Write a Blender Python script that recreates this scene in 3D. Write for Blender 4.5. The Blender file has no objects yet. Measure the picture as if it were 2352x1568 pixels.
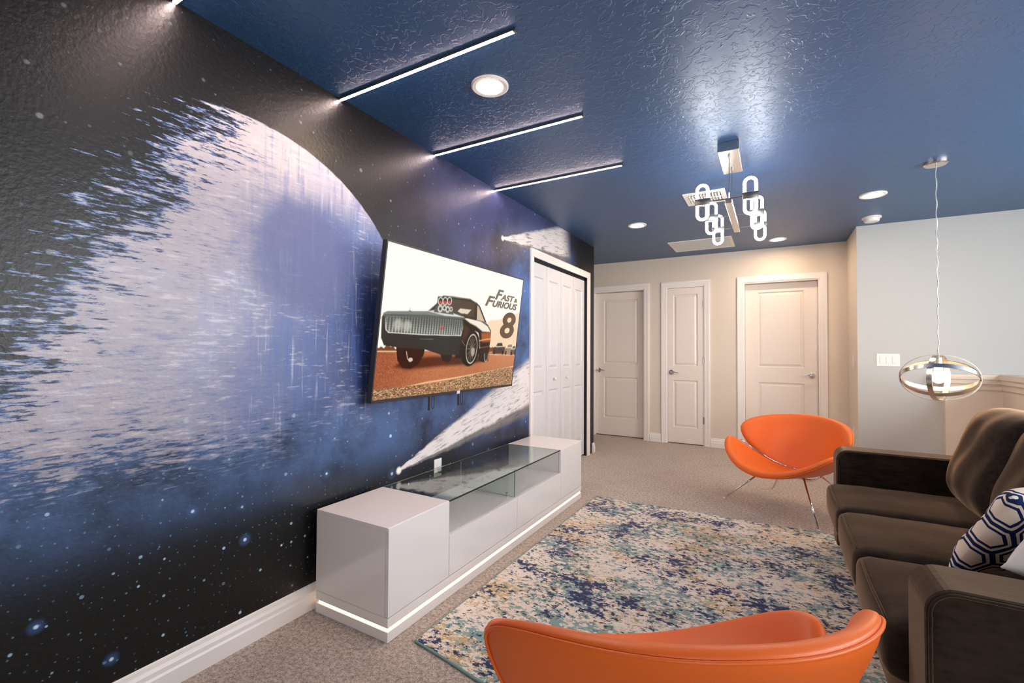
import bpy, bmesh, math, random
import numpy as np
from mathutils import Matrix, Vector

S = bpy.context.scene
COL = S.collection
random.seed(7)

# ------------------------------------------------------------------ camera
W_PX, H_PX, F_PX = 2352.0, 1568.0, 1046.21
YAW, PITCH, ROLL = .5207, .0212, .0062
CAM = (1.8574, 0.0, 1.19)
cy_, sy_ = math.cos(YAW), math.sin(YAW)
cp_, sp_ = math.cos(PITCH), math.sin(PITCH)
cr_, sr_ = math.cos(ROLL), math.sin(ROLL)
M3 = (np.array([[cr_, -sr_, 0], [sr_, cr_, 0], [0, 0, 1]])
      @ np.array([[1, 0, 0], [0, cp_, sp_], [0, -sp_, cp_]])
      @ np.array([[1, 0, 0], [0, 0, -1], [0, 1, 0]])
      @ np.array([[cy_, sy_, 0], [-sy_, cy_, 0], [0, 0, 1]]))
camd = bpy.data.cameras.new('camera')
camd.sensor_fit = 'HORIZONTAL'
camd.sensor_width = 36.0
camd.lens = 36.0 * F_PX / W_PX
camd.clip_start = .05
cam = bpy.data.objects.new('camera', camd)
COL.objects.link(cam)
mw = Matrix.Identity(4)
for i in range(3):
    mw[i][0] = M3[0][i]
    mw[i][1] = -M3[1][i]
    mw[i][2] = -M3[2][i]
    mw[i][3] = CAM[i]
cam.matrix_world = mw
S.camera = cam

# ------------------------------------------------------------------ world, daylight portals, exposure
world = bpy.data.worlds.new('daylight')
S.world = world
world.use_nodes = True
wb = world.node_tree.nodes['Background']
wb.inputs[0].default_value = (.97, .985, 1.0, 1)
wb.inputs[1].default_value = 11.0


def portal(name, loc, rot, sx, sy):
    d = bpy.data.lights.new(name, 'AREA')
    d.shape = 'RECTANGLE'
    d.size, d.size_y = sx, sy
    d.cycles.is_portal = True
    o = bpy.data.objects.new(name, d)
    COL.objects.link(o)
    o.location = loc
    o.rotation_euler = rot
    return o


REAR_Y, RIGHT_X = -2.3, 4.75
portal('window_fill_portal', (3.6, REAR_Y - .02, 1.5), (math.pi / 2, 0, 0), 1.4, 1.2)  # portal of the added rear fill window
portal('window_portal_stairs', (RIGHT_X + .02, 2.5, 1.6), (0, math.pi / 2, 0), 1.4, 3.4)

S.view_settings.view_transform = 'Standard'
S.view_settings.look = 'None'
S.view_settings.gamma = 1.0
S.view_settings.use_curve_mapping = False
S.view_settings.exposure = 0.2
S.cycles.max_bounces = 9
S.cycles.diffuse_bounces = 4
S.cycles.glossy_bounces = 4
S.cycles.transmission_bounces = 8


# ------------------------------------------------------------------ node helpers
def lin(r, g, b):
    def c(v):
        v /= 255.0
        return v / 12.92 if v <= .04045 else ((v + .055) / 1.055) ** 2.4
    return (c(r), c(g), c(b), 1.0)


class V:
    """tiny expression wrapper around shader math nodes"""
    def __init__(s, nt, x):
        s.nt, s.x = nt, x

    def op(s, o, b=None, c=None):
        n = s.nt.nodes.new('ShaderNodeMath')
        n.operation = o
        for i, v in enumerate((s, b, c)):
            if v is None:
                continue
            if isinstance(v, V):
                v = v.x
            if isinstance(v, (int, float)):
                n.inputs[i].default_value = v
            else:
                s.nt.links.new(v, n.inputs[i])
        return V(s.nt, n.outputs[0])

    def __add__(s, b): return s.op('ADD', b)
    __radd__ = __add__
    def __mul__(s, b): return s.op('MULTIPLY', b)
    __rmul__ = __mul__
    def __sub__(s, b): return s.op('SUBTRACT', b)
    def __rsub__(s, b): return V(s.nt, 0.0).const(b).op('SUBTRACT', s)
    def __truediv__(s, b): return s.op('DIVIDE', b)
    def const(s, v):
        n = s.nt.nodes.new('ShaderNodeValue')
        n.outputs[0].default_value = v
        return V(s.nt, n.outputs[0])
    def abs(s): return s.op('ABSOLUTE')
    def pow(s, b): return s.op('POWER', b)
    def sqrt(s): return s.op('SQRT')
    def min(s, b): return s.op('MINIMUM', b)
    def max(s, b): return s.op('MAXIMUM', b)
    def lt(s, b): return s.op('LESS_THAN', b)
    def gt(s, b): return s.op('GREATER_THAN', b)
    def pingpong(s, b): return s.op('PINGPONG', b)
    def fmod(s, b): return s.op('FLOORED_MODULO', b)

    def smooth(s, a, b, lo=0.0, hi=1.0):
        n = s.nt.nodes.new('ShaderNodeMapRange')
        n.interpolation_type = 'SMOOTHSTEP'
        rev = a > b
        if rev:
            a, b, lo, hi = b, a, hi, lo
        s.nt.links.new(s.x, n.inputs['Value'])
        n.inputs['From Min'].default_value = a
        n.inputs['From Max'].default_value = b
        n.inputs['To Min'].default_value = lo
        n.inputs['To Max'].default_value = hi
        return V(s.nt, n.outputs['Result'])


class Mat:
    def __init__(s, name, base=(.8, .8, .8, 1), rough=.5, metal=0.0, spec=.5, **kw):
        s.m = bpy.data.materials.new(name)
        s.m.use_nodes = True
        s.nt = s.m.node_tree
        s.b = s.nt.nodes['Principled BSDF']
        s.set('Base Color', base)
        s.set('Roughness', rough)
        s.set('Metallic', metal)
        s.set('Specular IOR Level', spec)
        for k, v in kw.items():
            s.set(k.replace('_', ' '), v)

    def set(s, k, v):
        inp = s.b.inputs[k]
        if isinstance(v, V):
            s.nt.links.new(v.x, inp)
        elif hasattr(v, 'is_output'):
            s.nt.links.new(v, inp)
        else:
            inp.default_value = v

    def coord(s, kind='Object'):
        if not hasattr(s, 'tc'):
            s.tc = s.nt.nodes.new('ShaderNodeTexCoord')
        return s.tc.outputs[kind]

    def mapping(s, vec, scale=(1, 1, 1), loc=(0, 0, 0), rot=(0, 0, 0)):
        n = s.nt.nodes.new('ShaderNodeMapping')
        s.nt.links.new(vec, n.inputs[0])
        n.inputs['Scale'].default_value = scale
        n.inputs['Location'].default_value = loc
        n.inputs['Rotation'].default_value = rot
        return n.outputs[0]

    def xyz(s, vec):
        n = s.nt.nodes.new('ShaderNodeSeparateXYZ')
        s.nt.links.new(vec, n.inputs[0])
        return [V(s.nt, o) for o in n.outputs]

    def comb(s, x, y, z):
        n = s.nt.nodes.new('ShaderNodeCombineXYZ')
        for i, v in enumerate((x, y, z)):
            if isinstance(v, V):
                s.nt.links.new(v.x, n.inputs[i])
            else:
                n.inputs[i].default_value = v
        return n.outputs[0]

    def noise(s, vec, scale, detail=2.0, rough=.5, dist=0.0, color=False):
        n = s.nt.nodes.new('ShaderNodeTexNoise')
        s.nt.links.new(vec, n.inputs['Vector'])
        n.inputs['Scale'].default_value = scale
        n.inputs['Detail'].default_value = detail
        n.inputs['Roughness'].default_value = rough
        n.inputs['Distortion'].default_value = dist
        return V(s.nt, n.outputs['Color' if color else 'Fac'])

    def voronoi(s, vec, scale, feature='F1', out='Distance', rnd=1.0, dims='3D'):
        n = s.nt.nodes.new('ShaderNodeTexVoronoi')
        n.feature = feature
        n.voronoi_dimensions = dims
        s.nt.links.new(vec, n.inputs['Vector'])
        n.inputs['Scale'].default_value = scale
        n.inputs['Randomness'].default_value = rnd
        return V(s.nt, n.outputs[out])

    def mix(s, a, b, f, mode='MIX'):
        n = s.nt.nodes.new('ShaderNodeMix')
        n.data_type = 'RGBA'
        n.blend_type = mode
        for idx, v in ((6, a), (7, b), (0, f)):
            if isinstance(v, V):
                s.nt.links.new(v.x, n.inputs[idx])
            elif hasattr(v, 'is_output'):
                s.nt.links.new(v, n.inputs[idx])
            else:
                n.inputs[idx].default_value = v
        return n.outputs[2]

    def bump(s, h, strength=.3, dist=.01):
        n = s.nt.nodes.new('ShaderNodeBump')
        n.inputs['Strength'].default_value = strength
        n.inputs['Distance'].default_value = dist
        s.nt.links.new(h.x, n.inputs['Height'])
        s.nt.links.new(n.outputs[0], s.b.inputs['Normal'])


def emit(name, color, strength):
    m = Mat(name, (0, 0, 0, 1), .5, spec=0.0)
    m.set('Emission Color', color)
    m.set('Emission Strength', strength)
    return m.m


# ------------------------------------------------------------------ materials
def wall_paint(name, col, bump=.12):
    m = Mat(name, col, .55, spec=.35)
    v = m.coord()
    m.bump(m.noise(v, 95, 3, .6), bump, .004)
    return m.m


M_WALL = wall_paint('cream_wall_paint', lin(218, 206, 192))
M_WALLW = wall_paint('pale_grey_wall_paint', lin(184, 186, 184))
M_TRIM = Mat('white_semigloss_trim', lin(236, 230, 226), .35).m
M_DOOR = Mat('white_door_paint', lin(232, 222, 213), .38).m
M_CLOSET = Mat('white_closet_door_paint', lin(216, 215, 217), .38).m
M_BLACK = Mat('black_plastic', (.012, .012, .012, 1), .35).m
M_DARK = Mat('painted_gap_shade', (.02, .018, .016, 1), .8).m  # shade as a colour, for gaps and openings
M_NICKEL = Mat('brushed_nickel', lin(212, 205, 196), .26, 1.0).m
M_CHROME = Mat('polished_chrome', lin(225, 225, 228), .07, 1.0).m
M_STEEL = Mat('grey_brushed_steel', lin(150, 148, 142), .35, 1.0).m
M_WHITEP = Mat('white_plastic', lin(226, 224, 221), .35).m
M_GRILLE = Mat('white_enamel_metal', lin(225, 222, 216), .4).m
M_GLASSD = Mat('window_glass', (1, 1, 1, 1), .0, Transmission_Weight=1.0, IOR=1.02).m

M_LED = emit('warm_pink_led', (1.0, .74, .68, 1), 85.0)
M_LEDC = emit('console_led', (1.0, .70, .46, 1), 2.8)
M_CAN = emit('recessed_lamp_lens', (1.0, .74, .52, 1), 210.0)
M_LINK = emit('chandelier_tube_glow', (.95, .97, 1.0, 1), 45.0)
M_BULB = emit('pendant_bulb_glow', (1.0, .66, .36, 1), 220.0)

# blue ceiling with knockdown plaster
m = Mat('navy_ceiling_paint', lin(38, 82, 128), .42, spec=.9)
v = m.coord()
n1 = m.noise(v, 24, 3, .55, .8)
n2 = m.noise(v, 90, 2, .5)
m.bump(n1.smooth(.50, .56) + n2 * .15, .30, .006)
M_CEIL = m.m

# beige carpet
m = Mat('beige_cut_pile_carpet', lin(190, 174, 160), .95, spec=.1, Sheen_Weight=.25)
v = m.coord()
a = m.noise(v, 170, 3, .75)
b = m.noise(v, 60, 3, .6)
c = m.noise(v, 5, 3, .6)
k = (a * .65 + b * .45).smooth(.40, .68)
col = m.mix(lin(134, 115, 100), lin(226, 212, 199), k)
col = m.mix(col, lin(150, 134, 120), (c.smooth(.45, .75) * .25))
m.set('Base Color', col)
m.bump(a + b * .6, .75, .010)
M_CARPET = m.m

# abstract rug
m = Mat('abstract_woven_rug', (.8, .8, .8, 1), .92, spec=.12, Sheen_Weight=.2)
v = m.coord()
dom = m.noise(m.mapping(v, (1.0, 1.3, 1.0)), 2.6, 5, .66)
dom2 = m.noise(m.mapping(v, (1, 1.3, 1), (3.1, 7.7, 0)), 3.0, 5, .66)
dom3 = m.noise(m.mapping(v, (1, 1.3, 1), (9.1, 1.7, 0)), 2.4, 5, .64)
fn = m.noise(m.mapping(v, (1.0, 1.5, 1)), 30, 6, .72)
fn2 = m.noise(m.mapping(v, (1.0, 1.5, 1), (5, 5, 0)), 34, 6, .72)
fn3 = m.noise(m.mapping(v, (1.0, 1.5, 1), (1, 8, 0)), 44, 6, .72)
col = m.mix(lin(240, 229, 216), lin(224, 211, 197), m.noise(v, 18, 4, .7).smooth(.4, .7))
col = m.mix(col, lin(134, 164, 162), (fn * 1.1 + dom * .85).smooth(1.0, 1.025))
col = m.mix(col, lin(210, 176, 122), (fn3 * 1.2 + dom3 * .8).smooth(1.085, 1.105))
col = m.mix(col, lin(132, 122, 116), (fn3 * 1.0 + dom * .35).smooth(.80, .82) * .8)
col = m.mix(col, lin(32, 50, 100), (fn2 * 1.15 + dom2 * .95).smooth(1.12, 1.135))
col = m.mix(col, lin(34, 36, 56), (fn2 * .8 + fn * .5).smooth(.720, .732) * (dom3 * .7 + dom2 * .5).smooth(.44, .56))
m.set('Base Color', col)
m.bump(m.noise(v, 260, 2, .6) + fn * .5, .6, .006)
M_RUG = m.m
M_RUGEDGE = Mat('teal_rug_binding', lin(126, 158, 156), .9, spec=.1).m

# sofa suede
m = Mat('dark_brown_microsuede', lin(60, 50, 42), .9, spec=.1, Sheen_Weight=1.0, Sheen_Roughness=.38, Sheen_Tint=lin(196, 166, 140))
v = m.coord()
a = m.noise(m.mapping(v, (1, 1, 1)), 9, 5, .65)
a2 = m.noise(m.mapping(v, (.25, 1, 1)), 60, 3, .6)
col = m.mix(lin(34, 28, 22), lin(56, 47, 38), (a * .6 + a2 * .4).smooth(.35, .65))
m.set('Base Color', col)
m.bump(a2 + m.noise(v, 400, 2, .5) * .5, .15, .003)
M_SUEDE = m.m

# orange leatherette
m = Mat('orange_leatherette', lin(234, 108, 36), .42, spec=.4)
v = m.coord()
m.bump(m.voronoi(v, 420) * -1.0 + m.noise(v, 5, 2, .5) * 4.0, .10, .002)
M_ORANGE = m.m

# console lacquer
m = Mat('gloss_white_lacquer', lin(240, 233, 228), .12, spec=.5, Coat_Weight=.3, Coat_Roughness=.04)
M_GLOSS = m.m
m = Mat('gloss_front_panel', lin(230, 227, 226), .10, spec=.5, Coat_Weight=.4, Coat_Roughness=.03)
M_FRONT = m.m

# console glass
m = Mat('clear_green_tinted_glass', lin(232, 246, 240), .0, Transmission_Weight=1.0, IOR=1.45)
M_GLASS = m.m
M_GLASSEDGE = Mat('dark_green_glass_edge', lin(20, 40, 36), .1).m

# pillows
m = Mat('navy_white_lattice_cotton', (.8, .8, .8, 1), .85, spec=.1)
ux, uy, _ = m.xyz(m.coord('UV'))
U = ux * 2.3
Wv = uy * 3.6
def hexd(px, py):
    qx = (px.fmod(1.0) - .5).abs() * 1.0
    qy = (py.fmod(1.0) - .5).abs() * 1.0
    return (qx * 1.5 + qy * .5).max(qy)
h1 = hexd(U, Wv * 1.0)
h2 = hexd(U + .5, Wv + .5)
d = h1.min(h2)
navy = (d.gt(.27) * d.lt(.355)).max(d.gt(.435))
col = m.mix(lin(238, 226, 210), lin(28, 44, 88), navy)
m.set('Base Color', col)
m.bump(m.noise(m.coord(), 300, 2, .5), .2, .002)
M_LATTICE = m.m
m = Mat('white_brushed_cotton', lin(232, 228, 226), .9, spec=.1, Sheen_Weight=.3)
m.bump(m.noise(m.coord(), 120, 3, .6), .25, .003)
M_PILLOWW = m.m

# mural: generic night-sky print with a pale moon and two comets
m = Mat('space_mural_wallpaper', (.02, .02, .03, 1), .37, spec=.38)
vec = m.coord()
_, wy, wz = m.xyz(vec)
p2 = m.comb(0.0, wy, wz)
q2 = m.comb(wy, wz, 0.0)
mid = m.noise(m.mapping(p2, (1, 1, 1), (0, 4.2, 1.3)), 3.2, 5, .62)
cloud = m.noise(m.mapping(p2, (1, 1, 1), (0, 1.2, 7.3)), 1.7, 6, .66)
fine = m.noise(p2, 16, 5, .65)
streak = m.noise(m.mapping(p2, (1, 4.5, 36.0)), 1.5, 6, .72)
streak2 = m.noise(m.mapping(p2, (1, 14.0, 80.0), (0, 2, 5)), 1.4, 4, .66)
vstr = m.noise(m.mapping(p2, (1, 30.0, 2.2)), 1.3, 5, .62)
# deep space: black at the top left and along the floor, bluer towards the closet and in a low haze
right = wy.smooth(1.75, 2.7) * wy.smooth(4.75, 4.15)
sky = m.mix(lin(13, 11, 13), lin(62, 68, 106), right * (cloud * 1.3 - .05).smooth(.25, .75))
sky = m.mix(sky, lin(84, 132, 196), wy.smooth(2.95, 3.6) * wy.smooth(4.75, 4.3) * wz.smooth(2.5, 1.6) * wz.smooth(.3, .7) * cloud.smooth(.3, .62) * .85)
haze = wz.smooth(1.15, .86) * wz.smooth(.34, .80) * wy.smooth(5.0, 3.6)
sky = m.mix(sky, lin(82, 112, 160), haze * (cloud * .8 + mid * .3).smooth(.34, .68) * .9)
low = wz.smooth(.70, .40) * .85
sky = m.mix(sky, lin(15, 17, 17), low)
# moon disc
dy, dz = wy - 1.07, wz - 1.185
rr = (dy * dy + dz * dz).sqrt() + (fine - .5) * .010
disc = rr.smooth(.960, .952)
# the left side breaks up into icy streaks
val = streak * .62 + streak2 * .38 + (mid - .5) * .25
e_ = (wy - .385) - (wz - 1.39) * .53
e_ = e_.min((wz - .80) * 1.3 + .10 + wy * .12)
T = e_ * -.62 + .63
diff = val - T
solid = diff.smooth(-.055, -.035)
white = diff.smooth(-.010, .012)
blue_mix = (wy * .8 + (1.45 - wz) * .18 + (cloud - .5) * .7).smooth(.50, 1.22)
mcol = m.mix(lin(166, 161, 170), lin(86, 105, 152), blue_mix)
mcol = m.mix(mcol, lin(226, 214, 210), wz.smooth(1.75, 2.05) * .6)
mcol = m.mix(mcol, lin(34, 51, 98), wy.smooth(1.25, 1.75) * wz.smooth(1.85, 1.30) * .92)
mcol = m.mix(mcol, lin(70, 98, 166), vstr.smooth(.48, .66) * wy.smooth(.85, 1.4) * .55)
mcol = m.mix(mcol, lin(206, 214, 236), vstr.smooth(.44, .30) * wy.smooth(.75, 1.3) * .35)
mcol = m.mix(mcol, lin(150, 160, 196), mid.smooth(.52, .70) * .35)
mcol = m.mix(mcol, lin(92, 110, 156), val.smooth(.49, .41) * wy.smooth(1.7, .9) * .55)
mcol = m.mix(mcol, lin(222, 218, 224), val.smooth(.54, .62) * .35)
# irregular darker plains
by, bz = wy - 1.36, wz - 1.60
bd = (by * by * 1.0 + bz * bz * .9).sqrt() + (cloud - .5) * .42 + (fine - .5) * .10
mcol = m.mix(mcol, lin(88, 98, 142), bd.smooth(.32, .19) * (fine * .5 + .6).min(1.0))
mcol = m.mix(mcol, lin(96, 116, 168), fine.smooth(.55, .75) * .22)
scol = m.mix(lin(38, 60, 106), lin(112, 138, 184), streak2.smooth(.40, .60))
mcol = m.mix(scol, mcol, white)
alpha = disc * solid
alpha = alpha * (wz * 1.0 + (val - .5) * .7 - wy.smooth(.9, 1.9) * .10).smooth(.66, .98)
colr = m.mix(sky, mcol, alpha)


# stars in several sizes
def stars(scale, r, keep, col, gain, cur, off):
    vv = m.mapping(q2, (1, 1, 1), (off, off * .7, 0))
    dd = m.voronoi(vv, scale, dims='2D')
    cc = m.voronoi(vv, scale, out='Color', dims='2D')
    sx, sy2, sz = m.xyz(cc.x)
    f_ = (dd - sy2 * r * .5).smooth(r * .55, r * .05) * sx.gt(keep) * gain * sz.smooth(0, 1, .25, 1)
    return m.mix(cur, col, f_)


lower = wz.smooth(1.15, .75)
dim_on_moon = (alpha * -.75 + 1.0) * (lower * .8 + .2 + right * .3).min(1.0)
colr = stars(34, .14, .45, lin(130, 184, 216), dim_on_moon * .32, colr, 1.3)
colr = stars(14, .10, .68, lin(170, 206, 232), dim_on_moon * .8, colr, 4.7)
colr = stars(5.0, .06, .62, lin(240, 250, 255), dim_on_moon, colr, 8.1)
colr = stars(5.0, .20, .74, lin(60, 100, 156), dim_on_moon * lower * .4, colr, 8.1)
colr = stars(70, .16, .80, lin(222, 196, 176), alpha * wy.smooth(1.3, 1.7) * .8, colr, 2.6)


# two comets: small nucleus and a fan-shaped pale dusty tail
def comet(cur, ty, tz, ang, ln, spread, strength):
    ca, sa = math.cos(ang), math.sin(ang)
    ay, az = wy - ty, wz - tz
    u = ay * ca + az * sa
    w = az * ca - ay * sa
    wob = (m.noise(m.mapping(p2, (1, 1, 1), (0, ty, 3)), 6, 4, .65) - .5)
    half = u * spread + .010
    t0 = (w + wob * .10 * spread * 3.0) / half.max(.004)
    t = t0.abs()
    tail = t.smooth(1.05, .72) * u.smooth(-.01, .03) * u.smooth(ln, ln * .80)
    ts = m.noise(m.mapping(m.comb(0.0, u, w), (1, 5.0, 60.0), (0, ty, 1)), 1.4, 5, .68)
    gc = m.mix(lin(92, 88, 90), lin(232, 226, 224), (ts * 1.1 + wob * .5).smooth(.30, .56))
    gc = m.mix(gc, lin(64, 60, 62), t0.smooth(-.45, -.65) * .8)
    cur = m.mix(cur, gc, tail * strength)
    nuc = (u * u + w * w).sqrt()
    return m.mix(cur, lin(250, 244, 240), nuc.smooth(.028, .010))


colr = comet(colr, 1.95, .505, .225, 2.3, .150, .95)
colr = comet(colr, 3.08, 2.085, .16, 1.45, .16, .85)
m.set('Base Color', colr)
m.bump(m.noise(vec, 60, 3, .55), .20, .007)
M_MURAL = m.m


# ------------------------------------------------------------------ mesh helpers
class MB:
    def __init__(s):
        s.v, s.f, s.smooth = [], [], False

    def add(s, vs, fs):
        o = len(s.v)
        s.v += [tuple(p) for p in vs]
        s.f += [tuple(i + o for i in q) for q in fs]
        return s

    def box(s, x0, x1, y0, y1, z0, z1):
        vs = [(x, y, z) for z in (z0, z1) for y in (y0, y1) for x in (x0, x1)]
        return s.add(vs, [(0, 2, 3, 1), (4, 5, 7, 6), (0, 1, 5, 4), (2, 6, 7, 3), (0, 4, 6, 2), (1, 3, 7, 5)])

    def bbox(s, x0, x1, y0, y1, z0, z1, r=.004, seg=2):
        bm = bmesh.new()
        bmesh.ops.create_cube(bm, size=1)
        for q in bm.verts:
            q.co = Vector(((x0 + x1) / 2 + q.co.x * (x1 - x0), (y0 + y1) / 2 + q.co.y * (y1 - y0), (z0 + z1) / 2 + q.co.z * (z1 - z0)))
        bmesh.ops.bevel(bm, geom=list(bm.edges), offset=r, segments=seg, profile=.5, affect='EDGES')
        bm.verts.index_update()
        s.add([q.co[:] for q in bm.verts], [tuple(q.index for q in fc.verts) for fc in bm.faces])
        bm.free()
        return s

    def tube(s, pts, r, n=8, closed=False, caps=True, rx=None):
        P = [Vector(p) for p in pts]
        N = len(P)
        up = None
        rings = []
        for i in range(N):
            if closed:
                t = P[(i + 1) % N] - P[i - 1]
            else:
                t = P[min(i + 1, N - 1)] - P[max(i - 1, 0)]
            t.normalize()
            if up is None:
                up = Vector((0, 0, 1)) if abs(t.z) < .9 else Vector((1, 0, 0))
            up = (up - t * up.dot(t))
            if up.length < 1e-6:
                up = t.orthogonal()
            up.normalize()
            sd = t.cross(up)
            rr = r[i] if isinstance(r, (list, tuple)) else r
            r2 = rr if rx is None else rx
            rings.append([P[i] + up * math.cos(2 * math.pi * k / n) * rr + sd * math.sin(2 * math.pi * k / n) * r2 for k in range(n)])
        vs = [q for ring in rings for q in ring]
        fs = []
        for i in range(N if closed else N - 1):
            j = (i + 1) % N
            for k in range(n):
                fs.append((i * n + k, i * n + (k + 1) % n, j * n + (k + 1) % n, j * n + k))
        if caps and not closed:
            fs.append(tuple(range(n - 1, -1, -1)))
            fs.append(tuple((N - 1) * n + k for k in range(n)))
        return s.add(vs, fs)

    def lathe(s, prof, cx=0, cy=0, n=32, cap=True):
        """prof: list of (r, z)"""
        vs, fs = [], []
        for (r, z) in prof:
            for k in range(n):
                a = 2 * math.pi * k / n
                vs.append((cx + r * math.cos(a), cy + r * math.sin(a), z))
        for i in range(len(prof) - 1):
            for k in range(n):
                fs.append((i * n + k, i * n + (k + 1) % n, (i + 1) * n + (k + 1) % n, (i + 1) * n + k))
        if cap:
            if prof[0][0] > 1e-6:
                fs.append(tuple(range(n - 1, -1, -1)))
            if prof[-1][0] > 1e-6:
                fs.append(tuple((len(prof) - 1) * n + k for k in range(n)))
        return s.add(vs, fs)

    def prism(s, poly, axis, a, b):
        """extrude a 2D polygon along an axis; poly coordinates are the two other axes in order"""
        n = len(poly)
        def mk(p, t):
            return {'x': (t, p[0], p[1]), 'y': (p[0], t, p[1]), 'z': (p[0], p[1], t)}[axis]
        vs = [mk(p, a) for p in poly] + [mk(p, b) for p in poly]
        fs = [tuple(range(n)), tuple(range(2 * n - 1, n - 1, -1))]
        for i in range(n):
            fs.append((i, i + n, (i + 1) % n + n, (i + 1) % n))
        return s.add(vs, fs)

    def xf(s, M):
        s.v = [tuple(M @ Vector(p)) for p in s.v]
        return s

    def build(s, name, mat, parent=None, smooth=False, bevel=0.0, auto=False):
        me = bpy.data.meshes.new(name)
        me.from_pydata(s.v, [], s.f)
        bm = bmesh.new()
        bm.from_mesh(me)
        bmesh.ops.recalc_face_normals(bm, faces=list(bm.faces))
        bm.to_mesh(me)
        bm.free()
        me.materials.append(mat)
        if smooth:
            me.polygons.foreach_set('use_smooth', [True] * len(me.polygons))
        if auto:
            me.polygons.foreach_set('use_smooth', [True] * len(me.polygons))
            me.set_sharp_from_angle(angle=math.radians(38))
        o = bpy.data.objects.new(name, me)
        COL.objects.link(o)
        if bevel:
            md = o.modifiers.new('bevel', 'BEVEL')
            md.width = bevel
            md.segments = 2
            md.limit_method = 'ANGLE'
        if parent:
            o.parent = parent
        return o


def tag(o, label, cat=None, group=None, kind=None):
    o['label'] = label
    if cat:
        o['category'] = cat
    if group:
        o['group'] = group
    if kind:
        o['kind'] = kind
    return o


def thing(name, label, cat, loc=(0, 0, 0), rz=0.0, group=None, kind=None):
    o = bpy.data.objects.new(name, None)
    o.empty_display_size = .1
    COL.objects.link(o)
    o.location = loc
    o.rotation_euler = (0, 0, rz)
    return tag(o, label, cat, group, kind)


def copy_tree(o, parent=None):
    c = o.copy()
    COL.objects.link(c)
    c.parent = parent
    for ch in list(o.children):
        copy_tree(ch, c)
    return c


def wall_cells(us, zs, holes):
    """grid cells (u0,u1,z0,z1) not inside any hole"""
    us = sorted(set(us + [h for q in holes for h in q[:2]]))
    zs = sorted(set(zs + [h for q in holes for h in q[2:]]))
    out = []
    for i in range(len(us) - 1):
        for j in range(len(zs) - 1):
            uc, zc = (us[i] + us[i + 1]) / 2, (zs[j] + zs[j + 1]) / 2
            if any(h[0] < uc < h[1] and h[2] < zc < h[3] for h in holes):
                continue
            out.append((us[i], us[i + 1], zs[j], zs[j + 1]))
    return out


HC = 2.44
YB = 6.247          # wall with the three doors
YR, XR = 5.563, 2.574
YE = 5.20           # end of the mural wall

# ------------------------------------------------------------------ setting
tag(MB().box(-1.6, 5.0, REAR_Y - .2, YB + .3, -.1, 0).build('floor', M_CARPET), 'beige cut pile carpet covering the whole floor', 'floor', kind='structure')
tag(MB().box(-1.6, 5.0, REAR_Y - .2, YB + .3, HC, HC + .1).build('ceiling', M_CEIL), 'navy blue ceiling with textured knockdown plaster', 'ceiling', kind='structure')

CL0, CL1, CLZ = 3.612, 4.972, 2.035     # closet opening
mb = MB()
for (u0, u1, z0, z1) in wall_cells([REAR_Y - .1, YE], [0, HC], [(CL0, CL1, 0, CLZ)]):
    mb.box(-.12, 0, u0, u1, z0, z1)
tag(mb.build('wall_left', M_MURAL), 'long wall papered with a dark blue space mural', 'wall', kind='structure')
tag(MB().box(-.75, -.65, CL0 - .3, YE, 0, HC).build('wall_closet', M_WALL), 'back wall inside the closet behind the bifold doors', 'wall', kind='structure')

doors = [(-.385, .343, 2.047), (.634, 1.098, 2.047), (1.542, 2.322, 2.047)]
mb = MB()
for (u0, u1, z0, z1) in wall_cells([-1.5, XR + .1], [0, HC], [(a, b, 0, z) for a, b, z in doors]):
    mb.box(u0, u1, YB, YB + .13, z0, z1)
tag(mb.build('wall_back', M_WALL), 'cream hallway wall with three white doors', 'wall', kind='structure')
tag(MB().box(XR, XR + .1, YR + .003, YB, 0, HC).build('wall_hall', M_WALL), 'narrow cream return wall at the right end of the hallway', 'wall', kind='structure')
tag(MB().box(XR + .0005, RIGHT_X + .1, YR, YR + .12, 0, HC).build('wall_right_far', M_WALLW), 'pale grey wall behind the hanging pendant lamp', 'wall', kind='structure')
tag(MB().box(-1.5, -1.4, YE - .5, YB, 0, HC).build('wall_hall_left', M_WALL), 'cream wall closing the left end of the hallway', 'wall', kind='structure')
tag(MB().box(-1.4, -.12, YE - .1, YE - .0, 0, HC).build('wall_hall_side', M_WALL), 'cream hallway wall behind the closet', 'wall', kind='structure')

# rear wall with window added for fill light; stair wall with daylight window
mb = MB()
for (u0, u1, z0, z1) in wall_cells([-.12, RIGHT_X + .1], [0, HC], [(2.9, 4.3, .9, 2.1)]):
    mb.box(u0, u1, REAR_Y - .1, REAR_Y, z0, z1)
tag(mb.build('wall_rear', M_WALL), 'cream wall with the added fill light window behind the viewer', 'wall', kind='structure')
mb = MB()
for (u0, u1, z0, z1) in wall_cells([REAR_Y, YR], [0, HC], [(.8, 4.2, .9, 2.3)]):
    mb.box(RIGHT_X, RIGHT_X + .1, u0, u1, z0, z1)
tag(mb.build('wall_right', M_WALLW), 'pale grey stairwell wall with a window', 'wall', kind='structure')


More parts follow.
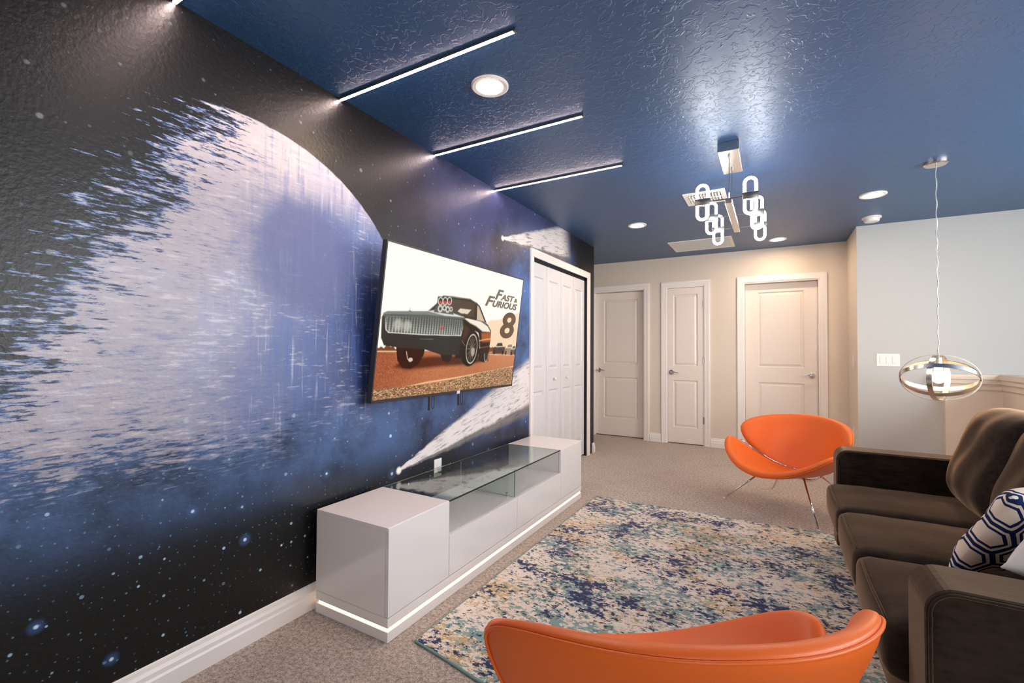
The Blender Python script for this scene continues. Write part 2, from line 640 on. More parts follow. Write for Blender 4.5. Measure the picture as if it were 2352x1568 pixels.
def window(name, horizontal, a0, a1, z0, z1, pos, label, n):
    w = thing(name, label, 'window', kind='structure')
    mb = MB()
    def b(a, c, d, e, t):
        if horizontal:
            mb.box(a, c, pos - t, pos + t, d, e)
        else:
            mb.box(pos - t, pos + t, a, c, d, e)
    for q in ((a0, a1, z0, z0 + .05), (a0, a1, z1 - .05, z1), (a0, a0 + .05, z0 + .05, z1 - .05), (a1 - .05, a1, z0 + .05, z1 - .05)):
        b(*q, .03)
    mb.build('window_frame', M_TRIM, w)
    wd = (a1 - a0 - .1) / n
    for i in range(1, n):
        mb = MB()
        b(a0 + .05 + wd * i - .02, a0 + .05 + wd * i + .02, z0 + .05, z1 - .05, .025)
        mb.build('mullion', M_TRIM, w)
    return w


window('window_fill', True, 2.9, 4.3, .9, 2.1, REAR_Y - .05, 'white framed window added behind the viewer for fill light', 2)  # unseen rear window, added for fill light
window('window_2', False, .8, 4.2, .9, 2.3, RIGHT_X + .05, 'white framed stairwell window on the right', 3)

# knee wall with moulded cap around the stairs
KH = .93
mb = MB()
mb.box(3.19, 3.66, YR - .09, YR, 0, KH)
mb.box(3.56, 3.66, 1.2, YR - .09, 0, KH)
kw = tag(mb.build('wall_knee', M_WALL), 'low cream half wall turning along the stairs under the pendant lamp', 'wall', kind='structure')
mb = MB()
for (o, z0, z1) in ((.012, KH - .05, KH + .0), (.026, KH, KH + .04), (.038, KH + .04, KH + .062), (.028, KH + .062, KH + .082)):
    mb.box(3.19 - o, 3.66, YR - .09 - o, YR, z0, z1)
    mb.box(3.56 - o, 3.66 + o, 1.2 - o, YR - .09 - o, z0, z1)
mb.build('cap', M_WALL, kw)

# baseboards
PROF = [(0, 0), (.017, 0), (.017, .058), (.013, .066), (.013, .082), (.008, .094), (.006, .108), (0, .112)]


def baseboard(name, axis, pos, a, b, sign, label):
    poly = [(pos + sign * d, z) for d, z in PROF]
    o = MB().prism(poly, axis, a, b).build(name, M_TRIM)
    return tag(o, label, 'baseboard', kind='structure')


baseboard('baseboard_left', 'y', 0, REAR_Y, CL0 - .075, 1, 'white moulded baseboard below the space mural')
baseboard('baseboard_left_end', 'y', 0, CL1 + .175, YE + .017, 1, 'short white baseboard end past the closet trim')
baseboard('baseboard_back', 'x', YB, .415, .562, -1, 'short white baseboard between the left and narrow doors')
baseboard('baseboard_back_right', 'x', YB, 1.17, 1.472, -1, 'white baseboard between the narrow and right doors')
baseboard('baseboard_back_end', 'x', YB, 2.39, XR, -1, 'white baseboard right of the right door')
baseboard('baseboard_hall', 'y', XR, YR, YB, -1, 'white baseboard on the hallway return wall')
baseboard('baseboard_right_far', 'x', YR, XR - .017, 3.19, -1, 'white baseboard below the pale grey wall')


# door casings
def casing(name, a0, a1, zt, plane, axis, label, w=.068, jamb=.0):
    t = thing(name, label, 'door trim', kind='structure')
    prof = [(0, 0), (0, .010), (.012, .013), (.022, .011), (.045, .017), (.060, .019), (w, .016), (w, 0)]
    lines = []
    for d, h in prof:
        lines.append([(a0 - d, 0, h), (a0 - d, zt + d, h), (a1 + d, zt + d, h), (a1 + d, 0, h)])
    vs, fs = [], []
    for L in lines:
        for (a, z, h) in L:
            vs.append((plane + h, a, z) if axis == 'x' else (a, plane - h, z))
    for i in range(len(lines) - 1):
        for k in range(3):
            fs.append((i * 4 + k, i * 4 + k + 1, (i + 1) * 4 + k + 1, (i + 1) * 4 + k))
    MB().add(vs, fs).build('casing', M_TRIM, t, auto=True)
    if jamb:
        mb = MB()
        mb.box(a0, a0 + .014, plane, plane + jamb, 0, zt)
        mb.box(a1 - .014, a1, plane, plane + jamb, 0, zt)
        mb.box(a0 + .014, a1 - .014, plane, plane + jamb, zt - .014, zt)
        mb.build('jamb', M_TRIM, t)
    return t


casing('trim_1', doors[0][0], doors[0][1], doors[0][2], YB, 'y', 'white moulded casing around the left hallway door', jamb=.115)
casing('trim_2', doors[1][0], doors[1][1], doors[1][2], YB, 'y', 'white moulded casing around the narrow middle door', jamb=.115)
casing('trim_3', doors[2][0], doors[2][1], doors[2][2], YB, 'y', 'white moulded casing around the right hallway door', jamb=.115)
casing('trim_4', CL0, CL1, CLZ, 0, 'x', 'white moulded casing around the bifold closet doors')


# panelled door leaf, front facing local -Y, origin at lower left of the front face
def leaf(parent, w, h, t, panels, mat, name='slab'):
    """panels: list of (x0,x1,z0,z1)"""
    mb = MB()
    cells = wall_cells([0, w], [0, h], panels)
    for (u0, u1, z0, z1) in cells:
        mb.box(u0, u1, 0, t, z0, z1)
    for (u0, u1, z0, z1) in panels:
        mb.box(u0, u1, .016, t, z0, z1)
    slab = mb.build(name, mat, parent)
    for (u0, u1, z0, z1) in panels:
        lv = [(0, 0), (.008, .013), (.014, .0145), (.036, .004), (.042, .003)]
        vs, fs = [], []
        for ins, dp in lv:
            vs += [(u0 + ins, dp, z0 + ins), (u1 - ins, dp, z0 + ins), (u1 - ins, dp, z1 - ins), (u0 + ins, dp, z1 - ins)]
        for i in range(len(lv) - 1):
            for k in range(4):
                fs.append((i * 4 + k, i * 4 + (k + 1) % 4, (i + 1) * 4 + (k + 1) % 4, (i + 1) * 4 + k))
        fs.append(tuple(len(lv) * 4 - 4 + k for k in range(4)))
        MB().add(vs, fs).build('panel', mat, slab)
    return slab


def lever(parent, x, z, direction):
    """chrome lever handle on a leaf whose front faces -Y"""
    mb = MB()
    mb.lathe([(.0, .0), (.033, .0), (.033, .006), (.026, .012), (.012, .014), (.011, .05), (.0, .052)], n=24)
    mb.xf(Matrix.Translation((x, 0, z)) @ Matrix.Rotation(math.pi / 2, 4, 'X'))
    rose = mb.build('handle', M_CHROME, parent, auto=True)
    pts = []
    for i in range(9):
        k = i / 8
        pts.append((x + direction * (.0 + .105 * k), -.045 - .004 * math.sin(k * math.pi), z + .004 + .008 * math.sin(k * 3.0) - .012 * k))
    MB().tube(pts, [.010, .010, .009, .008, .0075, .007, .0065, .006, .005], 10).build('lever', M_CHROME, rose, smooth=True)


def hall_door(name, label, a0, a1, recess, px, zs, hx, hd, hinge=None):
    d = thing(name, label, 'door', (a0 + .016, YB + recess, .012), kind='structure')
    w = a1 - a0 - .032
    panels = [(px[0] - a0 - .016, px[1] - a0 - .016, zs[k][0] - .012, zs[k][1] - .012) for k in range(2)]
    leaf(d, w, 2.017, .04, panels, M_DOOR)
    lever(d, hx - a0 - .016, .925 - .012, hd)
    if hinge:
        for hz in (.31, 1.07, 1.80):
            MB().tube([(w + .006, -.004, hz - .045), (w + .006, -.004, hz + .045)], .007, 8).build('hinge', M_STEEL, d, smooth=False)
    return d


hall_door('door_1', 'white two panel door at the left end of the hallway', *doors[0][:2], .09, (-.252, .231), ((.25, .83), (1.02, 1.925)), -.325, 1)
hall_door('door_2', 'narrow white two panel door between two wider doors', *doors[1][:2], .004, (.717, 1.017), ((.212, .825), (1.01, 1.944)), .694, 1, True)
hall_door('door_3', 'wide white two panel door behind the far orange chair', *doors[2][:2], .09, (1.695, 2.172), ((.25, .83), (1.015, 1.927)), 2.25, -1)
# dark sheet, its colour standing in for shade behind the doors
tag(MB().box(-1.5, XR + .1, YB + .13, YB + .15, 0, HC).build('wall_back_shade', M_DARK), 'dark painted sheet standing in for shade behind the hallway doors', 'wall', kind='structure')

# bifold closet: four leaves
cl = thing('door_4', 'white four leaf bifold closet doors right of the television', 'closet door', (-.03, 0, 0), kind='structure')
lw = (CL1 - CL0 - .02) / 4
for i in range(4):
    e = MB()
    root = bpy.data.objects.new('door_leaf', None)
    COL.objects.link(root)
    root.parent = cl
    # leaf() front faces -Y ; rotate so that it faces +X (local x -> world +y)
    root.location = (0, CL0 + .008 + i * (lw + .0012), .02)
    root.rotation_euler = (0, 0, math.pi / 2)
    w = lw - .003
    sl = leaf(root, w, 1.985, .032, [(.06, w - .06, .16, .80), (.06, w - .06, 1.0, 1.86)], M_CLOSET)
    if i in (1, 2):
        kx = w * .40 if i == 1 else w * .42
        kb = MB().lathe([(.0, .0), (.007, .0), (.007, .012), (.014, .018), (.015, .026), (.009, .032), (.0, .033)], n=16)
        kb.xf(Matrix.Translation((kx + (.03 if i == 1 else -.0), 0, .90)) @ Matrix.Rotation(math.pi / 2, 4, 'X'))
        kb.build('knob', M_WHITEP, root, smooth=True)
MB().box(-.03, -.006, CL0, CL1, 2.008, CLZ).build('track_shade', M_DARK, cl)  # dark filler: shade of the gap above the leaves, put into colour

# ------------------------------------------------------------------ ceiling fittings
led_y = [.787, 1.511, 2.240, 2.965]
led_lab = ['light strip cut by the top edge of the photo above the mural', 'long glowing ceiling light strip left of the round downlight',
           'glowing ceiling light strip right of the nearest round downlight', 'glowing ceiling light strip nearest the closet']
for y0, lb in zip(led_y, led_lab):
    t = thing('led_strip', lb, 'light strip', (0, y0, HC), group='light strips on the ceiling')
    MB().box(.004, 1.0, -.0085, .0085, -.012, 0).build('channel', M_STEEL, t)
    MB().box(.004, .990, -.0062, .0062, -.0138, -.012).build('diffuser', M_LED, t)
    MB().box(.990, 1.0, -.0085, .0085, -.0145, -.012).build('end_cap', M_STEEL, t)

can_pos = [(.705, 1.785, .088), (.70, 4.488, .088), (1.905, 5.775, .088), (2.545, 4.50, .09)]
can_lab = ['round recessed downlight between the two nearest light strips', 'small recessed downlight near the end of the mural wall',
           'recessed downlight in front of the wide right door', 'recessed downlight beside the smoke detector']
for (x, y, r), lb in zip(can_pos, can_lab):
    t = thing('recessed_light', lb, 'ceiling light', (x, y, HC), group='recessed downlights')
    MB().lathe([(r, 0), (r, -.006), (r - .006, -.010), (r * .72, -.008), (r * .70, -.004)], n=40, cap=False).build('trim_ring', M_WHITEP, t, auto=True)
    MB().lathe([(0, -.006), (r * .70, -.006), (r * .70, -.001)], n=40, cap=False).build('lens', M_CAN, t)

t = thing('smoke_detector', 'white round smoke detector on the ceiling by the hall corner', 'smoke detector', (2.647, 5.245, HC))
MB().lathe([(.073, 0), (.073, -.012), (.068, -.016), (.060, -.016)], n=36).build('base', M_WHITEP, t, auto=True)
MB().lathe([(.060, -.014), (.060, -.030), (.054, -.044), (.040, -.048), (0, -.048)], n=36).build('cover', M_WHITEP, t, auto=True)

# air register with louvres
t = thing('air_register', 'white louvred air vent in the ceiling behind the chandelier', 'ceiling vent', (1.39, 3.935, HC))
mb = MB()
wx, wy2 = .153, .157
for q in ((-wx, wx, -wy2, -wy2 + .045), (-wx, wx, wy2 - .045, wy2), (-wx, -wx + .035, -wy2 + .045, wy2 - .045), (wx - .035, wx, -wy2 + .045, wy2 - .045)):
    mb.box(q[0], q[1], q[2], q[3], -.008, 0)
mb.build('frame', M_GRILLE, t, bevel=.002)
MB().box(-wx + .035, wx - .035, -wy2 + .045, wy2 - .045, -.0012, 0).build('duct_shade', M_DARK, t)  # dark plate painted as the shade behind the louvres
ls = MB().box(-.0012, .0012, -.105, .105, -.010, .010)
ls.xf(Matrix.Rotation(.75, 4, 'Y'))
first = None
for i in range(11):
    x = -wx + .048 + i * (2 * wx - .096) / 10
    if first is None:
        first = ls.build('louvre', M_GRILLE, t)
        o = first
    else:
        o = first.copy()
        COL.objects.link(o)
        o.parent = t
    o.location = (x, 0, -.006)
MB().box(-wx + .035, wx - .035, -.004, .004, -.012, -.006).build('crossbar', M_GRILLE, t)

# return-air grille
t = thing('return_grille', 'wide white return air panel in the ceiling before the doors', 'ceiling vent', (1.146, 5.64, HC))
mb = MB()
gx, gy = .33, .268
for q in ((-gx, gx, -gy, -gy + .03), (-gx, gx, gy - .03, gy), (-gx, -gx + .03, -gy + .03, gy - .03), (gx - .03, gx, -gy + .03, gy - .03)):
    mb.box(q[0], q[1], q[2], q[3], -.009, 0)
mb.build('frame', M_GRILLE, t, bevel=.002)
MB().box(-gx + .03, gx - .03, -gy + .03, gy - .03, -.002, 0).build('backing', M_GRILLE, t)
fm = MB().box(-gx + .03, gx - .03, -.010, .010, -.001, .001).xf(Matrix.Rotation(.35, 4, 'X'))
first = None
for i in range(30):
    if first is None:
        first = o = fm.build('blade', M_GRILLE, t)
    else:
        o = first.copy()
        COL.objects.link(o)
        o.parent = t
    o.location = (0, -gy + .045 + i * (2 * gy - .09) / 29, -.006)

# ------------------------------------------------------------------ chandelier
CHX, CHZ = 1.632, 2.085
ch = thing('chandelier', 'modern chandelier with glowing chain link tubes on a steel bar', 'chandelier', (CHX, 0, 0))
MB().bbox(-.058, .058, 2.945, 3.335, HC - .058, HC, .003).build('canopy', M_NICKEL, ch)
for y in (3.02, 3.25):
    MB().lathe([(.008, HC - .058), (.008, HC - .066), (.004, HC - .072)], 0, y, 12).build('cable_grip', M_STEEL, ch)
    MB().tube([(0, y, HC - .06), (0, y, CHZ + .05)], .0022, 6).build('cable', M_STEEL, ch)
    MB().tube([(0, y, CHZ + .07), (0, y, CHZ + .012)], .005, 8).build('stem', M_STEEL, ch)
MB().bbox(-.019, .019, 2.95, 3.70, CHZ - .014, CHZ + .014, .002).build('bar', M_NICKEL, ch)


def racetrack(cx, cz, w, h, y, tilt=0.0, n=14):
    """closed oval path in XZ plane"""
    pts = []
    r = w / 2
    for i in range(n + 1):
        a = math.pi * i / n
        pts.append((cx + r * math.cos(a), y, cz + h / 2 - r + r * math.sin(a)))
    for i in range(n + 1):
        a = math.pi + math.pi * i / n
        pts.append((cx + r * math.cos(a), y, cz - h / 2 + r + r * math.sin(a)))
    return pts


for y, xl, xr in ((2.91, -.137, .117), (3.285, -.128, .140), (3.62, -.120, .150)):
    MB().tube([(xl + .02, y, CHZ), (xr - .02, y, CHZ)], .004, 8).build('cross_arm', M_STEEL, ch)
    for x in (xl, xr):
        lk = MB().tube(racetrack(x, CHZ, .058, .205, y), .0085, 10, closed=True).build('light_link', M_LINK, ch, smooth=True)
        MB().bbox(x - .042, x + .042, y - .016, y + .016, CHZ - .021, CHZ + .021, .006).build('collar', M_STEEL, lk, auto=True)

# ------------------------------------------------------------------ pendant lamp
px_, py_ = 2.785, 3.932
pd = thing('pendant_lamp', 'nickel orb pendant lamp of crossed bands hanging on a thin cord', 'pendant lamp', (px_, py_, 0))
MB().lathe([(.062, HC), (.062, HC - .014), (.055, HC - .020), (.010, HC - .021)], n=36).build('canopy', M_NICKEL, pd, auto=True)
GZ = 1.036
pts = []
for i in range(121):
    k = i / 120
    a = k * 60
    pts.append((.0028 * math.cos(a), .0028 * math.sin(a), HC - .02 - k * (HC - .02 - GZ - .155)))
mcord = Mat('clear_silver_cord', lin(205, 203, 198), .25, .6).m
MB().tube(pts, .0032, 6).build('cord', mcord, pd, smooth=True)


def band(a, b, w, t, rot):
    """elliptical flat ring in local XZ (semi axes a,b), width w along local Y"""
    n = 72
    vs, fs = [], []
    for k in range(n):
        an = 2 * math.pi * k / n
        for (s_, o_) in ((-w / 2, 0), (w / 2, 0), (w / 2, -t), (-w / 2, -t)):
            vs.append(((a + o_) * math.cos(an), s_, (b + o_) * math.sin(an)))
    for k in range(n):
        j = (k + 1) % n
        for q in range(4):
            fs.append((k * 4 + q, k * 4 + (q + 1) % 4, j * 4 + (q + 1) % 4, j * 4 + q))
    return MB().add(vs, fs).xf(Matrix.Translation((0, 0, GZ)) @ rot)


va = math.atan2(py_, px_ - CAM[0])    # direction seen from the camera
base_r = Matrix.Rotation(va - math.pi / 2, 4, 'Z')
RA, RB = .198, .150
for rot, a, b in ((base_r @ Matrix.Rotation(math.radians(4), 4, 'Z'), RA, RB),
                  (base_r @ Matrix.Rotation(math.radians(74), 4, 'Z'), RB + .012, RB - .002),
                  (base_r @ Matrix.Rotation(math.radians(60), 4, 'X'), RA - .004, RB + .014),
                  (base_r @ Matrix.Rotation(math.radians(-48), 4, 'X'), RA - .006, RB + .004)):
    band(a, b, .028, .005, rot).build('band', M_NICKEL, pd, auto=True)
MB().lathe([(.0, GZ + .155), (.006, GZ + .152), (.008, GZ + .135), (.022, GZ + .130), (.022, GZ + .068), (.0, GZ + .066)], n=24).build('socket', M_NICKEL, pd, auto=True)
MB().lathe([(.0, GZ + .075), (.017, GZ + .070), (.020, GZ + .045), (.031, GZ + .018), (.034, GZ - .002), (.028, GZ - .022), (.014, GZ - .034), (.0, GZ - .037)], n=24).build('bulb', M_BULB, pd, smooth=True)

# ------------------------------------------------------------------ television
TVW, TVH = 1.45, .840
tilt = math.atan2(.104, .834)
tv = thing('television', 'wide flat screen television tilted on the mural wall showing a car', 'television', (.121, 2.392, 1.333))
TVM = Matrix.Rotation(tilt, 4, 'Y')
# local frame: x out of the wall, y along the wall, z up ; tilt leans the top outwards
# after rotation by +tilt about Y the top (z+) moves to +x
def tvbuild(mb, name, mat, parent=None, **k):
    return mb.xf(TVM).build(name, mat, parent or tv, **k)


bez = .008
fr = MB()
fr.box(-.030, .002, -TVW / 2, TVW / 2, TVH / 2 - bez, TVH / 2)
fr.box(-.030, .002, -TVW / 2, -TVW / 2 + bez, -TVH / 2 + .016, TVH / 2 - bez)
fr.box(-.030, .002, TVW / 2 - bez, TVW / 2, -TVH / 2 + .016, TVH / 2 - bez)
fr.box(-.030, .004, -TVW / 2, TVW / 2, -TVH / 2, -TVH / 2 + .016)
tvbuild(fr, 'bezel', Mat('dark_grey_bezel', lin(52, 50, 48), .4).m, bevel=.001)
tvbuild(MB().box(-.034, -.004, -TVW / 2 + .004, TVW / 2 - .004, -TVH / 2 + .004, TVH / 2 - .004), 'back_shell', M_BLACK)
MB().box(-.121, -.030, -.24, .24, -.16, .16).build('wall_bracket', M_BLACK, tv)


# the picture: rasterised into a colour attribute on a fine grid
NU, NV = 420, 240
uu, vv_ = np.meshgrid((np.arange(NU + 1)) / NU, (np.arange(NV + 1)) / NV)
AS = TVW / TVH
rng = np.random.default_rng(3)


def srgb(c):
    return np.array(lin(*c)[:3])


img = np.zeros((NV + 1, NU + 1, 3))


def blend(mask, c):
    global img
    c = np.asarray(c)
    if c.ndim == 1:
        c = srgb(c)
    img = img * (1 - mask[..., None]) + c * mask[..., None]


def sstep(x, a, b):
    t = np.clip((x - a) / (b - a), 0, 1)
    return t * t * (3 - 2 * t)


def poly_sdf(pts):
    P = np.array(pts, float) * [AS, 1]
    X, Y = uu * AS, vv_
    d = np.full(X.shape, 1e9)
    ins = np.zeros(X.shape, bool)
    n = len(P)
    for i in range(n):
        a, b = P[i], P[(i + 1) % n]
        e = b - a
        t = np.clip(((X - a[0]) * e[0] + (Y - a[1]) * e[1]) / (e @ e + 1e-12), 0, 1)
        d = np.minimum(d, np.hypot(X - a[0] - t * e[0], Y - a[1] - t * e[1]))
        cond = ((a[1] <= Y) != (b[1] <= Y))
        with np.errstate(divide='ignore', invalid='ignore'):
            xi = a[0] + (Y - a[1]) / (b[1] - a[1] if b[1] != a[1] else 1e-9) * e[0]
        ins ^= cond & (X < xi)
    return np.where(ins, -d, d)


def poly(pts, c, soft=.003, alpha=1.0):
    blend(alpha * sstep(-poly_sdf(pts), -soft, soft), c)


def ell(cu, cv, ru, rv, c, soft=.06, alpha=1.0, rot=0.0):
    X, Y = (uu - cu) * AS, vv_ - cv
    ca, sa = math.cos(rot), math.sin(rot)
    X, Y = X * ca + Y * sa, Y * ca - X * sa
    q = np.hypot(X / (ru * AS), Y / rv)
    blend(alpha * sstep(-q, -1 - soft, -1 + soft), c)


def ring(cu, cv, ru, rv, wd, c, alpha=1.0):
    q = np.hypot((uu - cu) / ru, (vv_ - cv) / rv)
    blend(alpha * sstep(-np.abs(q - 1), -wd, -wd * .3), c)


def line(pts, wd, c, alpha=1.0):
    P = np.array(pts, float) * [AS, 1]
    X, Y = uu * AS, vv_
    d = np.full(X.shape, 1e9)
    for i in range(len(P) - 1):
        a, b = P[i], P[i + 1]
        e = b - a
        t = np.clip(((X - a[0]) * e[0] + (Y - a[1]) * e[1]) / (e @ e + 1e-12), 0, 1)
        d = np.minimum(d, np.hypot(X - a[0] - t * e[0], Y - a[1] - t * e[1]))
    blend(alpha * sstep(-d, -wd, -wd * .35), c)


# sky
img[:] = srgb((255, 252, 244))
g = sstep(uu, .45, 1.0) * sstep(vv_, .30, .68)
blend(g * .9, (255, 224, 186))
poly([(.66, .46), (.72, .415), (.80, .40), (.86, .36), (.93, .35), (1, .30), (1, .70), (.66, .70)], (246, 208, 166), .01, .75)
# road
road = sstep(vv_, .675, .690)
blend(road, (186, 112, 72))
blend(road * sstep(uu, .35, .0) * .8, (150, 70, 44))
blend(road * sstep(vv_, .90, .72) * sstep(uu, .55, .9) * .55, (214, 140, 92))
grain = rng.random(uu.shape)
blend(road * (grain > .72) * .18, (240, 190, 140))
blend(road * (grain < .25) * .18, (90, 50, 34))
line([(.06, .955), (.28, .915), (.50, .895), (.72, .868), (1.0, .83)], .010, (250, 206, 158), .75)
# verge of dry ground
vl = .925 - .02 * uu - .075 * sstep(uu, .25, 1.0)
vm = sstep(vv_ - vl, .0, .012)
blend(vm, (150, 112, 82))
sp = rng.random(uu.shape)
sp2 = (sp + np.roll(sp, 1, 1) + np.roll(sp, -1, 1)) / 3
blend(vm * (sp2 > .58), (206, 160, 116))
blend(vm * (sp2 < .36), (84, 66, 44))
blend(vm * (sp2 > .74), (240, 196, 146))
# treelines
tl = .655 + .010 * np.sin(uu * 90) + .008 * np.sin(uu * 210 + 1)
blend(sstep(vv_, tl - .004, tl + .004) * sstep(-vv_, -.690, -.682) * ((uu < .12) | (uu > .735)), (120, 66, 34))
line([(0, .688), (.12, .688)], .006, (255, 222, 180), .7)
# parked cars behind
for (cu, cv, w, h, c1, c2) in ((.828, .655, .058, .05, (66, 52, 40), (236, 228, 214)), (.935, .662, .048, .045, (150, 132, 112), (244, 236, 220)), (.98, .67, .03, .04, (96, 80, 62), (236, 226, 208))):
    poly([(cu - w * .55, cv - h * .1), (cu - w * .32, cv - h * 1.05), (cu + w * .40, cv - h * 1.1), (cu + w * .68, cv - h * .1)], c1)
    poly([(cu - w, cv + h), (cu - w, cv - h * .1), (cu - w * .5, cv - h * .35), (cu + w * .7, cv - h * .35), (cu + w, cv), (cu + w, cv + h)], c1)
    line([(cu - w * .9, cv - h * .2), (cu - w * .35, cv - h), (cu + w * .35, cv - h * 1.05)], .006, c2, .9)
    line([(cu - w * .6, cv - h * .25), (cu + w * .6, cv - h * .3)], .006, c2, .8)
    ell(cu - w * .7, cv + h * .8, .008, .022, (30, 24, 20))
    ell(cu + w * .7, cv + h * .8, .008, .022, (30, 24, 20))
line([(.74, .712), (1, .722)], .004, (250, 216, 176), .6)
# car shadow on the road
poly([(.09, .79), (.16, .815), (.40, .800), (.58, .795), (.74, .765), (.72, .72), (.30, .72), (.14, .74)], (62, 30, 20), .02, .95)
# far side wheels, rear wheel
poly([(.64, .66), (.655, .765), (.70, .780), (.735, .765), (.738, .66)], (24, 20, 18))
ell(.712, .715, .018, .058, (52, 40, 32))
ring(.716, .715, .017, .058, .16, (190, 170, 148), .8)
poly([(.355, .70), (.375, .755), (.42, .775), (.44, .73), (.44, .70)], (26, 21, 18))
# left front wheel
poly([(.090, .640), (.105, .745), (.135, .800), (.185, .808), (.225, .780), (.252, .715), (.258, .65)], (30, 20, 16), .004)
line([(.15, .69), (.16, .735), (.172, .755)], .005, (205, 190, 180), .9)
ell(.178, .745, .012, .014, (210, 200, 192))
# right front wheel
ell(.575, .66, .075, .150, (20, 17, 15), .05)
ell(.583, .665, .045, .112, (46, 37, 30), .08)
for k in range(12):
    a = k * math.pi / 6
    line([(.583, .665), (.583 + .030 * math.cos(a), .665 + .092 * math.sin(a))], .004, (150, 132, 112), .7)
ring(.585, .665, .043, .118, .07, (214, 204, 188), .9)
ell(.597, .69, .014, .036, (190, 180, 168), .2, .8)
# body flank
poly([(.49, .415), (.56, .385), (.63, .42), (.70, .455), (.735, .505), (.738, .60), (.735, .70), (.66, .705), (.645, .60), (.625, .53), (.595, .515), (.555, .56), (.53, .64), (.52, .74), (.46, .74)], (34, 25, 20), .004)
poly([(.505, .425), (.56, .395), (.63, .43), (.70, .47), (.73, .515), (.66, .515), (.60, .475), (.55, .455)], (250, 240, 224), .008, .95)
poly([(.65, .53), (.735, .52), (.736, .60), (.665, .605)], (176, 92, 48), .012, .9)
line([(.64, .595), (.70, .580), (.735, .575)], .008, (240, 168, 98), .8)
line([(.655, .655), (.735, .64)], .006, (150, 88, 50), .7)
poly([(.505, .47), (.55, .50), (.535, .57), (.505, .62)], (92, 54, 32), .015, .55)
# cabin
poly([(.245, .405), (.30, .335), (.335, .275), (.40, .265), (.53, .264), (.578, .284), (.60, .30), (.645, .365), (.682, .44), (.60, .43), (.50, .418)], (56, 50, 42), .004)
poly([(.31, .35), (.345, .29), (.53, .285), (.572, .298), (.575, .40), (.49, .405), (.40, .39)], (82, 68, 54), .006, .8)
poly([(.586, .300), (.605, .315), (.668, .432), (.60, .425)], (222, 200, 172), .008, .9)
line([(.578, .284), (.612, .312), (.682, .44)], .008, (60, 44, 32))
line([(.588, .305), (.596, .42)], .010, (54, 40, 30))
line([(.335, .274), (.53, .264), (.59, .290)], .005, (150, 150, 140), .9)
poly([(.446, .374), (.462, .350), (.548, .348), (.522, .386), (.47, .386)], (226, 214, 194), .004)
line([(.50, .386), (.50, .405)], .006, (40, 34, 28))
# hood
poly([(.010, .445), (.03, .430), (.25, .400), (.36, .398), (.50, .414), (.50, .445), (.25, .438), (.02, .462)], (120, 128, 122), .004)
poly([(.25, .40), (.30, .385), (.40, .39), (.50, .414), (.36, .418)], (232, 232, 222), .006, .9)
# nose
poly([(.006, .47), (.012, .452), (.25, .428), (.50, .42), (.505, .50), (.497, .60), (.485, .715), (.37, .715), (.25, .672), (.10, .662), (.03, .65), (.012, .60)], (42, 42, 38), .004)
poly([(.012, .455), (.25, .430), (.50, .421), (.50, .432), (.25, .444), (.02, .470)], (92, 100, 96), .004, .9)
# grille of vertical bars
gr = [(.024, .478), (.032, .548), (.046, .566), (.25, .568), (.488, .561), (.497, .50), (.494, .452), (.482, .436), (.25, .446), (.034, .464)]
gs = poly_sdf(gr)
gm = sstep(-gs, -.003, .003)
blend(gm, (72, 76, 70))
bars = (.5 + .5 * np.cos(uu * 2 * np.pi * 62)) * (.75 + .5 * rng.random(uu.shape))
shine = np.clip(.30 + .75 * sstep(vv_, .46, .56), 0, 1)
blend(gm * np.clip(bars, 0, 1) * shine, (186, 188, 178))
blend(gm * sstep(np.sin(vv_ * 420), .3, 1) * .35, (34, 34, 30))
ell(.09, .51, .022, .036, (206, 206, 196), .5, .6)
ell(.14, .515, .022, .034, (206, 206, 196), .5, .6)
blend(sstep(-np.abs(gs), -.005, -.001) * sstep(vv_, .44, .56), (226, 226, 214))
line([(.347, .498), (.338, .522)], .007, (200, 70, 44), .9)
line([(.360, .498), (.351, .522)], .007, (200, 70, 44), .9)
line([(.22, .600), (.30, .598)], .004, (112, 108, 98), .8)
line([(.50, .60), (.53, .64)], .004, (140, 120, 100), .7)
# supercharger with three round intakes
poly([(.285, .402), (.295, .36), (.315, .34), (.385, .33), (.405, .36), (.42, .405)], (86, 82, 76), .004)
poly([(.300, .345), (.302, .285), (.39, .272), (.395, .325)], (44, 40, 36), .006)
for cu, cv in ((.322, .318), (.352, .312), (.381, .306)):
    ell(cu, cv, .0165, .030, (226, 222, 212), .1)
    ell(cu, cv, .0125, .024, (54, 40, 36), .15)
    ell(cu, cv + .010, .010, .011, (206, 70, 44), .3)
for cu, cv, r in ((.325, .372, .016), (.352, .362, .013), (.375, .370, .015), (.398, .365, .011)):
    ell(cu, cv, r, r * 1.7, (206, 202, 192), .2)
    ell(cu, cv, r * .5, r * .85, (56, 52, 48), .3)
line([(.145, .395), (.145, .418)], .004, (90, 88, 84), .8)
line([(.138, .412), (.155, .412)], .004, (90, 88, 84), .8)

